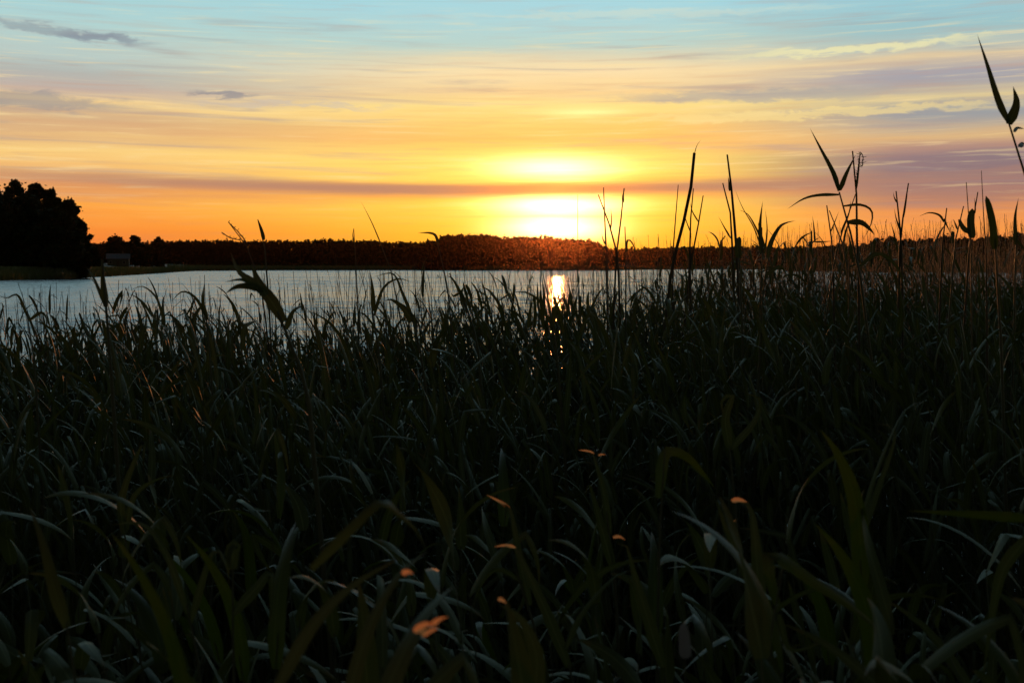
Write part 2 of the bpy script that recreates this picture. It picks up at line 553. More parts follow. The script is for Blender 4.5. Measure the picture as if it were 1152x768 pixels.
def crown_points(h, w, base, kind, n, r, nb=40):
    """clumped points of a crown: h tree height, w crown radius, base = height where the crown starts"""
    nl = 30
    if kind == 'conifer':
        t = r.uniform(0, 1, nl)
        zc = base + (h - base) * t
        rc = w * (1 - t) ** 0.9 * 0.75
        a = r.uniform(0, 6.283, nl)
        Cc = np.stack([rc * np.cos(a), rc * np.sin(a), zc], -1)
        cr = 0.065 * h * (1 - 0.6 * t)
        Cc[0] = (0, 0, h - cr[0] * 0.4); cr[0] = 0.05 * h
    else:
        # many small boughs filling a domed crown, ragged at the outline
        nl = int(nb)
        t = r.uniform(0, 1, nl)
        prof = np.sqrt(np.clip(1 - t ** 2.6, 0, 1)) * np.minimum(1, 0.62 + 1.6 * t)
        a = r.uniform(0, 6.283, nl)
        lump = 1 + 0.16 * np.sin(3 * a + 5 * t + w) + 0.12 * np.sin(5 * a - 9 * t + h)
        rad = w * prof * lump * np.sqrt(r.uniform(0.1, 1, nl))
        Cc = np.stack([rad * np.cos(a), rad * np.sin(a), base + (h - base) * (0.03 + 0.93 * t)], -1)
        cr = w * r.uniform(0.13, 0.26, nl)
    which = r.integers(0, nl, n)
    g = r.normal(size=(n, 3)); g /= np.linalg.norm(g, axis=1)[:, None]
    g *= (r.uniform(0.1, 1.0, n) ** 0.6 * np.where(r.random(n) < 0.18, r.uniform(1.0, 2.1, n), 1.0))[:, None]
    if kind != 'conifer':
        return Cc[which] + g * cr[which][:, None], Cc
    axis = np.zeros((nl, 3)); axis[:, 2] = Cc[:, 2] * 0.75
    tt = (r.uniform(0.15, 1.0, n) ** 0.3)[:, None]
    return axis[which] * (1 - tt) + Cc[which] * tt + g * cr[which][:, None], Cc


def make_tree(name, loc, h, w, base, kind, n, leaf, label, group=None, seed=0, cat='tree'):
    r = np.random.default_rng(seed)
    root = empty(name, loc)
    tag(root, label, cat, group)
    b = Buf()
    C, cl = crown_points(h, w, base, kind, n, r, 150)
    b.add(*leaf_quads(C, leaf, r))
    link('crown', b.mesh('crown', False), M['tree_leaf'], root)
    t = Buf()
    top = h * (0.8 if kind != 'conifer' else 0.95)
    bend = r.normal(size=2) * 0.03 * h
    z = np.linspace(-0.4, top, 8)
    f = z / top
    pts = np.stack([bend[0] * f ** 2, bend[1] * f ** 2, z], -1)
    t.add(*tube(pts, 0.020 * h * (1 - 0.85 * np.clip(f, 0, 1)) + 0.02, 8))
    for c in cl[:14]:
        zz = np.clip(c[2] - 0.18 * h, base * 0.7, top * 0.9)
        ff = zz / top
        s = np.array([bend[0] * ff ** 2, bend[1] * ff ** 2, zz])
        mid = (s + c) / 2 + np.array([0, 0, -0.03 * h])
        t.add(*tube([s, mid, c], [0.007 * h, 0.005 * h, 0.002 * h], 5))
    link('trunk', t.mesh('trunk'), M['bark'], root)
    return root


def gz(x, y):
    return float(ground_z(np.array([x]), np.array([y]))[0])


def tree_at(name, px, top_py, Yd, wpx, kind, n, leaf, label, group, seed, basef=0.12):
    p = P(px, top_py, Yd)
    g = gz(p[0], Yd)
    h = p[2] - g
    w = wpx * Yd / FPX
    return make_tree(name, (p[0], Yd, g), h, w, h * basef, kind, n, leaf, label, group, seed)


BG = 'big trees on the left headland'
spec = [
    (-46, 208, 205, 30, 'far left edge tree of the headland, partly out of the frame'),
    (-8, 209, 215, 20, 'tall tree at the very edge of the headland clump'),
    (16, 203, 200, 19, 'tree with the narrow pointed top, tallest of the headland clump'),
    (40, 205, 207, 21, 'broad tall tree in the middle of the headland clump'),
    (58, 212, 199, 15, 'slim tree behind the notch in the headland clump'),
    (77, 224, 196, 18, 'lower tree with a rounded top near the right end of the headland clump'),
    (87, 246, 192, 14, 'bushy tree overhanging the water side of the headland clump'),
    (28, 222, 190, 32, 'wide dark tree filling the front of the headland clump'),
    (62, 236, 188, 30, 'wide dark tree in front of the notch in the headland clump'),
    (-8, 226, 186, 32, 'wide dark tree at the front left corner of the headland clump'),
]
for s_, (px, py, Yd, wp, lb) in enumerate(spec):
    tree_at('broadleaf_tree', px, py, Yd, wp, 'broad', 13000, 0.23, lb, BG, 100 + s_, 0.06)
for s_, (px, py, Yd, wp, lb) in enumerate([
        (130, 266, 395, 13, 'dark round-topped tree behind the lakeside house with the pale roof'),
        (151, 265, 402, 10, 'round tree standing just right of the pale roofed house'),
        (178, 267, 410, 9, 'low domed tree, third of the round trees by the house'),
        (112, 276, 398, 8, 'small tree between the headland clump and the house'),
        (165, 275, 405, 9, 'small low tree in the gap between two round trees by the house')]):
    tree_at('round_tree', px, py, Yd, wp, 'broad', 2500, 0.42, lb, 'trees around the lakeside house', 200 + s_, 0.05)
for s_, (px, py, Yd, wp, lb) in enumerate([
        (986, 269, 440, 13, 'rounded tree at the start of the right hand wood'),
        (1003, 266, 446, 11, 'highest domed tree of the wood on the right shore'),
        (1022, 272, 440, 9, 'small round tree beside the highest domed tree on the right shore'),
        (1062, 265, 436, 15, 'broad crowned tree above the wood on the right shore'),
        (1085, 268, 430, 13, 'broad crowned tree next to the widest one on the right shore'),
        (1120, 266, 425, 14, 'spreading tree behind the wide flat reed leaf on the right shore'),
        (1146, 262, 425, 13, 'tree at the right edge of the picture on the right shore')]):
    tree_at('round_tree', px, py, Yd, wp, 'broad', 2500, 0.42, lb, 'tall trees of the right shore', 300 + s_, 0.05)


def forest(name, outline, Yf, depth, rows, step, n, leaf, label, seed, mix=0.5, mat_='forest_leaf', jag=1.0):
    """a far wood as one mass of many small trees. outline: [(px, top_py)]"""
    r = np.random.default_rng(seed)
    b = Buf()
    ox = np.array([o[0] for o in outline], float)
    oy = np.array([o[1] for o in outline], float)
    x0, x1 = ox[0], ox[-1]
    for row in range(rows):
        px = x0 + r.uniform(0, 8)
        while px < x1:
            Yd = (Yf(px) if callable(Yf) else Yf) + depth * row / max(1, rows - 1) + r.uniform(-4, 4)
            top = np.interp(px, ox, oy) + r.normal(0, jag) + 0.9 * math.sin(px * 0.11 + row) + 0.3 + (1.5 if row == 0 else 0)
            p = P(px, top, Yd)
            g = gz(p[0], Yd)
            h = max(3.0, p[2] - g)
            kind = 'conifer' if r.random() < mix else 'broad'
            w = h * (0.17 if kind == 'conifer' else 0.30) * r.uniform(0.7, 1.3)
            C, _ = crown_points(h, w, h * 0.04, kind, n, r)
            V, Q = leaf_quads(C, leaf, r)
            b.add(V + np.array([p[0], Yd, g]), Q)
            b_pts, b_q = tube(np.array([[p[0], Yd, g - 0.3], [p[0], Yd, g + h * 0.6]]), [0.25, 0.12], 4)
            b.add(b_pts, b_q)
            px += step * r.uniform(0.6, 1.4)
    o = link(name, b.mesh(name, False), M[mat_])
    tag(o, label, 'forest', None, 'stuff')
    return o


forest('far_forest', [(85, 274), (190, 273), (225, 270.5), (300, 272), (380, 270), (440, 272.5), (490, 273)], lambda p: 690, 50, 5, 2.5, 120, 0.6,
       'dark level wood along the far shore left of the low sun', 1, 0.7)
forest('hill_forest', [(470, 275), (490, 272), (500, 266), (540, 265), (560, 268), (600, 268), (640, 270), (670, 274), (692, 283)], lambda p: 640, 40, 5, 3.0, 260, 0.75,
       'higher dark wood on the point straight below the sun', 2, 0.45, jag=1.7)
forest('ridge_forest', [(660, 283), (720, 281), (790, 279), (850, 279), (900, 280), (960, 279), (1000, 280)], lambda p: 950, 160, 6, 3.2, 100, 1.3,
       'low distant wooded ridge right of the sun', 3, 0.6)
forest('right_forest', [(885, 281), (930, 279), (965, 276), (990, 272), (1010, 271), (1060, 271), (1100, 269), (1160, 267), (1260, 262)], lambda p: 520 - (p - 885) * 0.25, 40, 4, 5.0, 170, 0.75,
       'dark mixed wood along the right shore', 4, 0.3, jag=1.6)
forest('left_forest', [(-160, 250), (-60, 240), (0, 255), (60, 275), (110, 281)], lambda p: 260, 30, 3, 12, 300, 0.7,
       'dark undergrowth wood behind the headland trees', 5, 0.1)


def shore_band(name, az0, az1, n, hgt, label, seed, back=6.0, size=0.35):
    r = np.random.default_rng(seed)
    az = r.uniform(az0, az1, n)
    s = shore(az) + 3.0 * np.sin(az * 2.1) * smooth(60, 200, shore(az))
    rad = s + r.uniform(-2.5, back, n)
    x, y = rad * np.sin(np.radians(az)), rad * np.cos(np.radians(az))
    z = ground_z(x, y)
    h = hgt * r.uniform(0.6, 1.15, n)
    lean = r.normal(size=n) * 0.2
    w = size * r.uniform(0.5, 1.2, n)
    a = r.uniform(0, 3.14, n)
    dx, dy = np.cos(a) * w, np.sin(a) * w
    V = np.stack([np.stack([x - dx, y - dy, z], -1), np.stack([x + dx, y + dy, z], -1), np.stack([x + lean + dx * .3, y + dy * .3, z + h], -1), np.stack([x + lean - dx * .3, y - dy * .3, z + h], -1)], 1)
    o = link(name, mesh_np(name, V.reshape(-1, 3), np.arange(n * 4).reshape(-1, 4), None, False), M['shore_reed'])
    tag(o, label, 'shore reeds', None, 'stuff')


M['shore_reed'] = leaf_mat('shore_reed', (0.07, 0.085, 0.035), (0.10, 0.10, 0.05), 0.2, (0.12, 0.13, 0.03), 0.6, 0.2)
shore_band('headland_reeds', -26.5, -17.3, 26000, 1.3, 'low dark reeds fringing the tip of the left headland', 21, 26, 0.12)
shore_band('far_shore_reeds', -17.3, 30, 26000, 2.2, 'thin green reed fringe along the far waterline', 22, 8, 0.4)


# ------------------------------------------------------------------ lakeside house
def box(b, x0, x1, y0, y1, z0, z1):
    V = [(x, y, z) for z in (z0, z1) for y in (y0, y1) for x in (x0, x1)]
    b.add(V, [(0, 2, 3, 1), (4, 5, 7, 6), (0, 1, 5, 4), (2, 6, 7, 3), (0, 4, 6, 2), (1, 3, 7, 5)])


def house():
    Yd = 372
    p = P(133, 300, Yd)
    g = gz(p[0], Yd) - 0.1
    root = empty('lakeside_house', (p[0], Yd, g))
    tag(root, 'small house with a pale gabled roof among the round trees on the left shore', 'house')
    root.rotation_euler = (0, 0, R(17))
    root.scale = (0.82, 0.75, 0.85)
    b = Buf(); box(b, -4.2, 4.2, 0, 6.5, -0.4, 3.2)
    b.add([(-4.2, 0.0, 3.2), (-4.2, 6.5, 3.2), (-4.2, 3.25, 4.9), (-4.05, 0.0, 3.2), (-4.05, 6.5, 3.2), (-4.05, 3.25, 4.9),
           (4.2, 0.0, 3.2), (4.2, 6.5, 3.2), (4.2, 3.25, 4.9), (4.05, 0.0, 3.2), (4.05, 6.5, 3.2), (4.05, 3.25, 4.9)],
          None, [(0, 2, 1), (3, 4, 5), (6, 7, 8), (9, 11, 10)])
    link('wall', b.mesh('wall', False), M['wall_paint'], root)
    b = Buf()
    for s, y0 in ((1, -0.6), (-1, 7.1)):
        V = [(-4.7, y0, 3.0), (4.7, y0, 3.0), (4.7, 3.25, 5.05), (-4.7, 3.25, 5.05), (-4.7, y0, 3.14), (4.7, y0, 3.14), (4.7, 3.25, 5.2), (-4.7, 3.25, 5.2)]
        b.add(V, [(0, 3, 2, 1), (4, 5, 6, 7), (0, 1, 5, 4), (0, 4, 7, 3), (1, 2, 6, 5)])
    rf = link('roof', b.mesh('roof', False), M['roof_metal'], root)
    b = Buf(); box(b, 1.5, 2.1, 3.4, 4.0, 4.7, 6.0)
    link('chimney', b.mesh('chimney', False), M['wall_paint'], rf)
    for x in (-2.9, 2.3):
        b = Buf(); box(b, x - .55, x + .55, -0.05, 0.02, 1.1, 2.3)
        w = link('window', b.mesh('window', False), M['white_trim'], root)
        b = Buf(); box(b, x - .45, x + .45, -0.07, -0.052, 1.2, 2.2)
        link('pane', b.mesh('pane', False), M['glass'], w)
    b = Buf(); box(b, -0.6, 0.4, -0.06, 0.02, 0.1, 2.2)
    link('door', b.mesh('door', False), M['bark'], root)


house()


# ------------------------------------------------------------------ reeds
def catmull(pts, n):
    pts = np.asarray(pts, float)
    if len(pts) == 2:
        t = np.linspace(0, 1, n)[:, None]
        return pts[0] * (1 - t) + pts[1] * t
    Pp = np.vstack([2 * pts[0] - pts[1], pts, 2 * pts[-1] - pts[-2]])
    seg = np.linalg.norm(np.diff(pts, axis=0), axis=1)
    cum = np.concatenate([[0], np.cumsum(seg)]) / seg.sum()
    out = []
    for t in np.linspace(0, 1, n):
        k = min(len(pts) - 2, int(np.searchsorted(cum, t, side='right') - 1))
        u = (t - cum[k]) / (cum[k + 1] - cum[k] + 1e-9)
        p0, p1, p2, p3 = Pp[k], Pp[k + 1], Pp[k + 2], Pp[k + 3]
        out.append(0.5 * ((2 * p1) + (-p0 + p2) * u + (2 * p0 - 5 * p1 + 4 * p2 - p3) * u * u + (-p0 + 3 * p1 - 3 * p2 + p3) * u ** 3))
    return np.array(out)


def ribbon(pts, width, side, vdepth=0.12, prof='leaf'):
    """leaf blade: three vertices across, a keel along the middle; pts from base to tip"""
    n = len(pts)
    T = np.gradient(pts, axis=0); T /= np.linalg.norm(T, axis=1)[:, None] + 1e-9
    S = side - (side * T).sum(1)[:, None] * T
    S /= np.linalg.norm(S, axis=1)[:, None] + 1e-9
    N = np.cross(S, T)
    s = np.linspace(0, 1, n)
    if prof == 'leaf':
        w = np.minimum(1, 0.5 + s * 3) * (1 - s ** 1.6)
    elif prof == 'tip':
        w = np.minimum(1, 0.5 + s * 5) * np.sqrt(np.clip(1 - s ** 6, 0, 1))
    else:
        w = np.ones(n)
    w = (w * width * 0.5)[:, None]
    L, Rr = pts + S * w, pts - S * w
    Mi = pts - N * w * 2 * vdepth
    V = np.stack([L, Mi, Rr], 1).reshape(-1, 3)
    i = np.arange(n - 1)[:, None] * 3
    Q = np.concatenate([i + np.array([[0, 1, 4, 3]]), i + np.array([[1, 2, 5, 4]])])
    return V, Q


SHAPE = 12  # points along a blade


def gen_reeds(n, H, base, r, nleaf=6, S=8, wind=-0.9, dry=False, lsc=1.0, wsc=1.0, thick=1.0):
    """batch of reeds. H heights (n), base (n,3). returns dict of stem arrays and leaf arrays"""
    K = 5
    lean_a = r.uniform(0, 6.283, n)
    lean = np.abs(r.normal(0.0, 1.0, n)) * np.where(r.random(n) < 0.15, 0.22, 0.08) * H
    t = np.linspace(0, 1, K + 1)
    off = np.stack([np.cos(lean_a) * lean + wind * 0.03 * H, np.sin(lean_a) * lean], -1)
    cen = base[:, None] + np.concatenate([off[:, None] * (t ** 1.6)[None, :, None], (H[:, None] * t[None])[..., None]], -1)
    rad = (r.uniform(0.0024, 0.0036, n)[:, None] * (1 - 0.6 * t)[None]) * (0.8 if dry else 1) * thick
    a = np.array([0, 2.094, 4.189])
    ring = np.stack([np.cos(a), np.sin(a), a * 0], -1)
    SV = cen[:, :, None] + rad[:, :, None, None] * ring[None, None]
    i, j = np.meshgrid(np.arange(K), np.arange(3), indexing='ij')
    jj = (j + 1) % 3
    sq = np.stack([i * 3 + j, i * 3 + jj, (i + 1) * 3 + jj, (i + 1) * 3 + j], -1).reshape(-1, 4)
    leaves = None
    if nleaf:
        m = n * nleaf
        hl = (np.linspace(0.42, 0.985, nleaf)[None] + r.uniform(-0.04, 0.04, (n, nleaf))).clip(0.2, 0.995)
        idx = hl * K
        k0 = np.minimum(idx.astype(int), K - 1)
        fr = (idx - k0)[..., None]
        ii = np.arange(n)[:, None]
        B = cen[ii, k0] * (1 - fr) + cen[ii, k0 + 1] * fr
        B = B.reshape(m, 3)
        side0 = r.uniform(0, 6.283, n)
        az = side0[:, None] + np.arange(nleaf)[None] * np.pi + r.normal(0, 0.5, (n, nleaf))
        az = az.reshape(m)
        # the breeze turns blades towards -x
        vx, vy = np.cos(az) + wind * 0.75, np.sin(az) * 0.8
        az = np.arctan2(vy, vx)
        Ln = lsc * r.uniform(0.20, 0.40, m) * (1 - 0.25 * np.abs(np.tile(np.linspace(-1, 1, nleaf), n)))
        Wd = wsc * r.uniform(0.014, 0.027, m)
        up = np.radians(r.uniform(48, 84, m))
        top = np.tile(np.arange(nleaf) == nleaf - 1, n)
        up[top] = np.radians(r.uniform(60, 88, top.sum()))
        droop = np.radians(r.uniform(10, 120, m)); droop[top] *= 0.6
        foldat = r.uniform(0.3, 0.8, m)
        fold = np.radians(r.uniform(60, 165, m)) * (r.random(m) < 0.75)
        fold[top] *= (r.random(top.sum()) < 0.6)
        curl = r.normal(0, 0.5, m)
        s = np.linspace(0, 1, S + 1)
        smid = (s[1:] + s[:-1]) / 2
        th = up[:, None] - droop[:, None] * smid[None] ** 1.5 - fold[:, None] * (smid[None] > foldat[:, None])
        aa = az[:, None] + curl[:, None] * smid[None]
        D = np.stack([np.cos(th) * np.cos(aa), np.cos(th) * np.sin(aa), np.sin(th)], -1)
        C = np.concatenate([B[:, None], B[:, None] + np.cumsum(D * (Ln / S)[:, None, None], 1)], 1)
        T = np.concatenate([D[:, :1], (D[:, 1:] + D[:, :-1]) / 2, D[:, -1:]], 1)
        T /= np.linalg.norm(T, axis=2)[..., None] + 1e-9
        a2 = np.concatenate([aa[:, :1], aa], 1)
        Hs = np.stack([-np.sin(a2), np.cos(a2), a2 * 0], -1)
        N = np.cross(Hs, T)
        tw = r.normal(0, 0.35, m)[:, None] + r.normal(0, 1.1, m)[:, None] * s[None]
        Sd = Hs * np.cos(tw)[..., None] + N * np.sin(tw)[..., None]
        Nn = np.cross(Sd, T)
        w = (np.minimum(1, 0.5 + s * 4) * (1 - s ** 2.6))[None, :] * Wd[:, None] * 0.5
        w = w[..., None]
        LV = np.stack([C + Sd * w, C - Nn * w * 0.3, C - Sd * w], 2)
        i = np.arange(S)[:, None] * 3
        lq = np.concatenate([i + np.array([[0, 1, 4, 3]]), i + np.array([[1, 2, 5, 4]])])
        leaves = (LV.reshape(m, -1, 3), lq)
    return SV.reshape(n, -1, 3), sq, leaves


def batch_mesh(name, V, q):
    n, m, _ = V.shape
    Q = (q[None] + (np.arange(n) * m)[:, None, None]).reshape(-1, 4)
    return V.reshape(-1, 3), Q


BED = -0.42
# -- hand-placed reeds: those that stand out against the sky and water, and the largest near ones
def custom_reed(name, label, Y, stem, leaves=(), cat='reed', group=None, srad=1.3, material='reed_leaf', stem_mat='reed_stem', heads=(), tips=(), seed=None, tipr=0.5):
    """stem: pixel polyline top -> down; leaves: (pixel polyline base -> tip, width px, tilt, depth shift[, material])"""
    r = np.random.default_rng(seed if seed is not None else int(abs(stem[0][0] * 7 + stem[0][1])))
    sp = [P(a, b, Y) for a, b in stem]
    low = sp[-1]
    d = sp[-2] - sp[-1] if len(sp) > 1 else np.array([0, 0, 1.0])
    d = d / max(1e-6, np.linalg.norm(d))
    lx = np.clip(d[0] / max(d[2], 0.3), -0.3, 0.3)
    drop = low[2] - BED
    base = np.array([low[0] - lx * drop * 0.45, Y + 0.04, BED])
    mid = np.array([low[0] - lx * drop * 0.35, Y + 0.02, BED + drop * 0.45])
    root = empty(name, base)
    tag(root, label, cat, group)
    pts = catmull(np.array(sp + [mid, base]), 16)
    px = Y / FPX
    s = np.linspace(0, 1, 16)
    rad = np.minimum(1, tipr + s * 3) * srad * px
    V, Q = tube(pts - base, rad, 5)
    link('stem', mesh_np('stem', V, Q), M[stem_mat], root)
    for lf in leaves:
        poly, wpx, tilt, shift = lf[:4]
        lm = lf[4] if len(lf) > 4 else material
        n = len(poly)
        q = np.array([P(a, b, Y) for a, b in poly])
        q[:, 1] += shift * np.linspace(0, 1, n) ** 1.3
        q = q + (q - np.array([0, 0, CAM_H])) * 0
        c = catmull(q, SHAPE)
        wpx = wpx * (0.85 if Y > 3 else 1.0)
        T = np.gradient(c, axis=0)
        view = c - np.array([0, 0, CAM_H])
        sd = np.cross(T, view); sd /= np.linalg.norm(sd, axis=1)[:, None] + 1e-9
        nn = np.cross(sd, T); nn /= np.linalg.norm(nn, axis=1)[:, None] + 1e-9
        an = tilt + np.linspace(0, 0.5, SHAPE) * r.choice([-1, 1])
        sd = sd * np.cos(an)[:, None] + nn * np.sin(an)[:, None]
        V, Q = ribbon(c - base, wpx * px * 1.08, sd, 0.14, lf[5] if len(lf) > 5 else 'leaf')
        link('leaf', mesh_np('leaf', V, Q, blade=SHAPE), M[lm], root)
    for (tp, wpx) in tips:
        c = catmull(np.array([P(a, b, Y) + np.array([0, 0.02 * Y, 0.0]) for a, b in tp]), 6)
        T = np.gradient(c, axis=0)
        sd = np.cross(T, np.array([0.02, 1, 0.04])); sd /= np.linalg.norm(sd, axis=1)[:, None] + 1e-9
        V, Q = ribbon(c - base, wpx * 0.85 * px, sd, 0.1, 'leaf')
        link('sunlit_tip', mesh_np('sunlit_tip', V, Q, blade=6), M['sunlit_orange'], root)  # extra blade piece coloured orange for sunlight on the fold
    for (hp, w, dens) in heads:
        # a closed or tattered flower head: short bristly spikelets along a line
        q = catmull(np.array([P(a, b, Y) for a, b in hp]), 14)
        b = Buf()
        for c in q:
            for _ in range(dens):
                dv = r.normal(size=3) * np.array([1, 0.8, 0.7]) * w * px
                e = c + dv + np.array([0, 0, 0.6 * w * px])
                V, Q = tube(np.array([c, (c + e) / 2, e]) - base, np.array([0.9, 0.8, 0.15]) * 0.45 * px, 3)
                b.add(V, Q)
        b.add(*tube(q - base, 0.5 * px, 4))
        link('seed_head', b.mesh('seed_head'), M['dry_stem'], root)
    return root


exec_list = []
SK = 'reeds rising above the horizon'
cr = custom_reed
cr('reed', 'tall reed with three spreading leaves, spear tip high in the right hand sky', 4.2,
   [(944, 216), (950, 247), (963, 282), (976, 375), (984, 450)],
   [([(944, 215), (939, 195), (926, 167), (915, 142)], 6.5, 0.1, 0.05), ([(945, 214), (950, 196), (957, 176)], 6.5, 0.1, -0.06),
    ([(943, 212), (939, 196), (935, 176)], 4, 0.2, 0.04),
    ([(944, 219), (919, 220), (899, 225), (878, 237)], 4.2, 0.2, -0.1), ([(948, 232), (969, 230), (984, 236), (987, 250), (980, 270)], 3.6, 0.3, 0.1),
    ([(954, 250), (971, 250), (984, 257), (994, 264)], 8, 0.1, 0.1), ([(967, 300), (990, 285), (1015, 300), (1030, 330)], 6, 0.4, 0.1)], group=SK, srad=1.7)
cr('reed', 'reed with a tattered drooping plume beside the tall three leaved reed', 4.6,
   [(959, 170), (963, 205), (964, 270), (966, 330)], [([(963, 214), (966, 190), (968, 174)], 3.2, 0.2, 0)],
   group=SK, srad=1.6, stem_mat='dry_stem', heads=[([(964, 200), (966, 184), (968, 173), (971, 176), (970, 187)], 2.2, 4)])
cr('reed', 'reed leaning right whose tip crosses the plumed reed', 5.0, [(963, 217), (946, 266), (935, 320)], [([(946, 262), (955, 240), (957, 225)], 3, .2, 0)], group=SK, srad=1.1)
cr('reed', 'tallest reed at the right edge with a long spike over a heart shaped leaf pair', 3.0,
   [(1135, 139), (1144, 165), (1153, 192), (1166, 260), (1172, 340)],
   [([(1135, 138), (1126, 114), (1116, 71), (1108, 34)], 7.5, 0.1, 0.05), ([(1135, 140), (1141, 118), (1134, 99)], 11, 0.1, -0.03),
    ([(1141, 149), (1152, 142), (1172, 140)], 4, 0.3, 0.1), ([(1147, 166), (1158, 160), (1170, 160)], 6, 0.3, 0.1)], group=SK, srad=2.0)
cr('reed', 'thick bare reed leaning right, wispy tip, tallest right of the sun', 6.5,
   [(781, 172), (778, 205), (770, 245), (758, 292), (750, 350)], [([(781, 174), (784, 164), (789, 157)], 1.0, .2, 0)], group=SK, srad=1.9, stem_mat='dry_stem', tipr=0.9)
cr('reed', 'thin reed just left of the thick leaning one right of the sun', 7, [(763, 208), (760, 245), (757, 290), (757, 350)], [], group=SK, srad=0.9, stem_mat='dry_stem')
cr('reed', 'short straight reed behind the thick leaning one', 7, [(780, 212), (777, 245), (776, 290), (777, 350)], [([(777, 262), (771, 245), (770, 232)], 1.6, .2, 0)], group=SK, srad=1.2, stem_mat='dry_stem')
cr('reed', 'reed leaning right, last on the right of the leaning cluster', 7, [(791, 220), (787, 245), (780, 280), (772, 340)], [([(786, 250), (779, 238), (776, 226)], 2, .2, 0)], group=SK, srad=1.2, stem_mat='dry_stem')
cr('reed', 'tall knotted reed standing alone between the leaning cluster and the curved leaves', 6.5, [(818, 174), (822, 205), (826, 250), (829, 290), (831, 350)],
   [([(821, 215), (820, 205), (819, 198)], 3.2, .2, 0)], group=SK, srad=1.6, stem_mat='dry_stem', tipr=0.6)
cr('reed', 'reed with a bent tip just left of the tall knotted reed', 6.6, [(813, 206), (818, 224), (822, 244), (824, 290), (826, 350)],
   [([(822, 268), (815, 256), (808, 243)], 2.4, .2, 0)], group=SK, srad=1.4, stem_mat='dry_stem')
cr('reed', 'spear shaped reed tip with two thin arching leaves behind it', 5.0, [(857, 256), (857, 290), (855, 350)],
   [([(857, 285), (855, 255), (858, 226)], 6, .1, 0), ([(856, 270), (852, 258), (843, 241), (833, 235)], 2.6, .2, .05), ([(855, 275), (849, 255), (838, 232), (831, 209)], 1.8, .2, .1),
    ([(860, 285), (863, 260), (861, 235)], 2.4, .2, .0)], group=SK, srad=1.4)
cr('reed', 'reed ending in a blunt dark oval leaf just above the treeline', 4.5, [(831, 280), (833, 320), (835, 370)], [([(831, 290), (830, 278), (832, 266)], 9, .1, 0, 'reed_leaf', 'tip')], group=SK, srad=1.6)
cr('reed', 'reed with one curved sickle leaf bending right over the treeline', 4.2, [(864, 290), (858, 330), (855, 390)],
   [([(864, 290), (868, 274), (879, 256), (889, 250), (903, 247)], 7, .2, .1), ([(861, 310), (880, 300), (893, 310)], 6, .3, .1)], group=SK, srad=1.6)
cr('reed', 'thin single stem crossing the sun glow', 7.5, [(650, 219), (650, 255), (650, 300), (651, 350)], [], group=SK, srad=0.55, stem_mat='dry_stem')
cr('reed', 'short seedy stem leaning right, right arm of the V just right of the sun', 6.5, [(702, 212), (700, 235), (694, 282), (691, 340)], [([(701, 228), (701, 220), (703, 211)], 3.2, .1, 0)], group=SK, srad=1.2, stem_mat='dry_stem')
cr('reed', 'stem leaning left, left arm of the V just right of the sun', 6.5, [(673, 219), (680, 232), (686, 255), (694, 284), (697, 340)], [([(687, 258), (688, 245), (687, 234)], 1.8, .2, 0)], group=SK, srad=1.2, stem_mat='dry_stem')
cr('reed', 'straight stem behind the V shaped pair', 7, [(679, 211), (680, 240), (682, 285), (683, 340)], [([(681, 275), (678, 268), (677, 262)], 1.8, .2, 0)], group=SK, srad=1.1, stem_mat='dry_stem')
cr('reed', 'low stem with a leaf hooked to the right beside the V shaped pair', 6, [(703, 255), (704, 280), (704, 330)], [([(704, 285), (706, 271), (711, 272), (721, 291)], 3, .2, .05)], group=SK, srad=1.1)
cr('reed', 'slim stem leaning right, taller of the pair before the domed trees', 5.5, [(1022, 206), (1019, 228), (1013, 265), (1011, 330)], [([(1016, 246), (1019, 230), (1021, 218)], 2.2, .2, 0)], group=SK, srad=1.4, stem_mat='dry_stem')
cr('reed', 'stem with a double tip, shorter of the pair before the domed trees', 5.5, [(1008, 215), (1010, 235), (1013, 266), (1015, 330)],
   [([(1012, 258), (1008, 245), (1006, 234)], 2.4, .2, 0), ([(1009, 228), (1006, 222), (1005, 216)], 2, .2, 0)], group=SK, srad=1.5, stem_mat='dry_stem')
cr('reed', 'reed with a ragged tip arching left over the broad crowned trees', 5.0, [(1065, 234), (1062, 250), (1060, 275), (1058, 330)],
   [([(1062, 250), (1058, 242), (1048, 239), (1038, 243)], 3.2, .2, .05), ([(1062, 246), (1067, 253), (1075, 263)], 2.6, .2, .05)], group=SK, srad=1.3, stem_mat='dry_stem')
cr('reed', 'reed with a dark folded leaf hanging like a flag near the right edge', 4.0, [(1087, 205), (1088, 232), (1091, 262), (1093, 330)],
   [([(1094, 268), (1092, 250), (1094, 237), (1097, 238)], 9, .1, 0, 'reed_leaf', 'tip'), ([(1091, 262), (1085, 256), (1083, 247), (1088, 250)], 7, .3, .05)], group=SK, srad=0.9)
cr('reed', 'straight slim reed with a hair thin tip between the flag leaf and the flat blade', 4.2, [(1104, 192), (1103, 208), (1106, 237), (1108, 268), (1110, 330)], [], group=SK, srad=1.3, stem_mat='dry_stem', tipr=0.25)
cr('reed', 'pair-tipped reed leaning right behind the flag leaf', 4.8, [(1100, 216), (1096, 240), (1091, 275), (1087, 330)], [([(1097, 240), (1097, 228), (1096, 222)], 2, .2, 0)], group=SK, srad=1.2, stem_mat='dry_stem')
cr('reed', 'wide flat blade with a blunt top near the right edge', 3.4, [(1119, 268), (1122, 320), (1126, 380)], [([(1119, 280), (1117, 255), (1113, 234), (1109, 220)], 9, .05, 0, 'young_leaf', 'tip')], group=SK, srad=1.8)
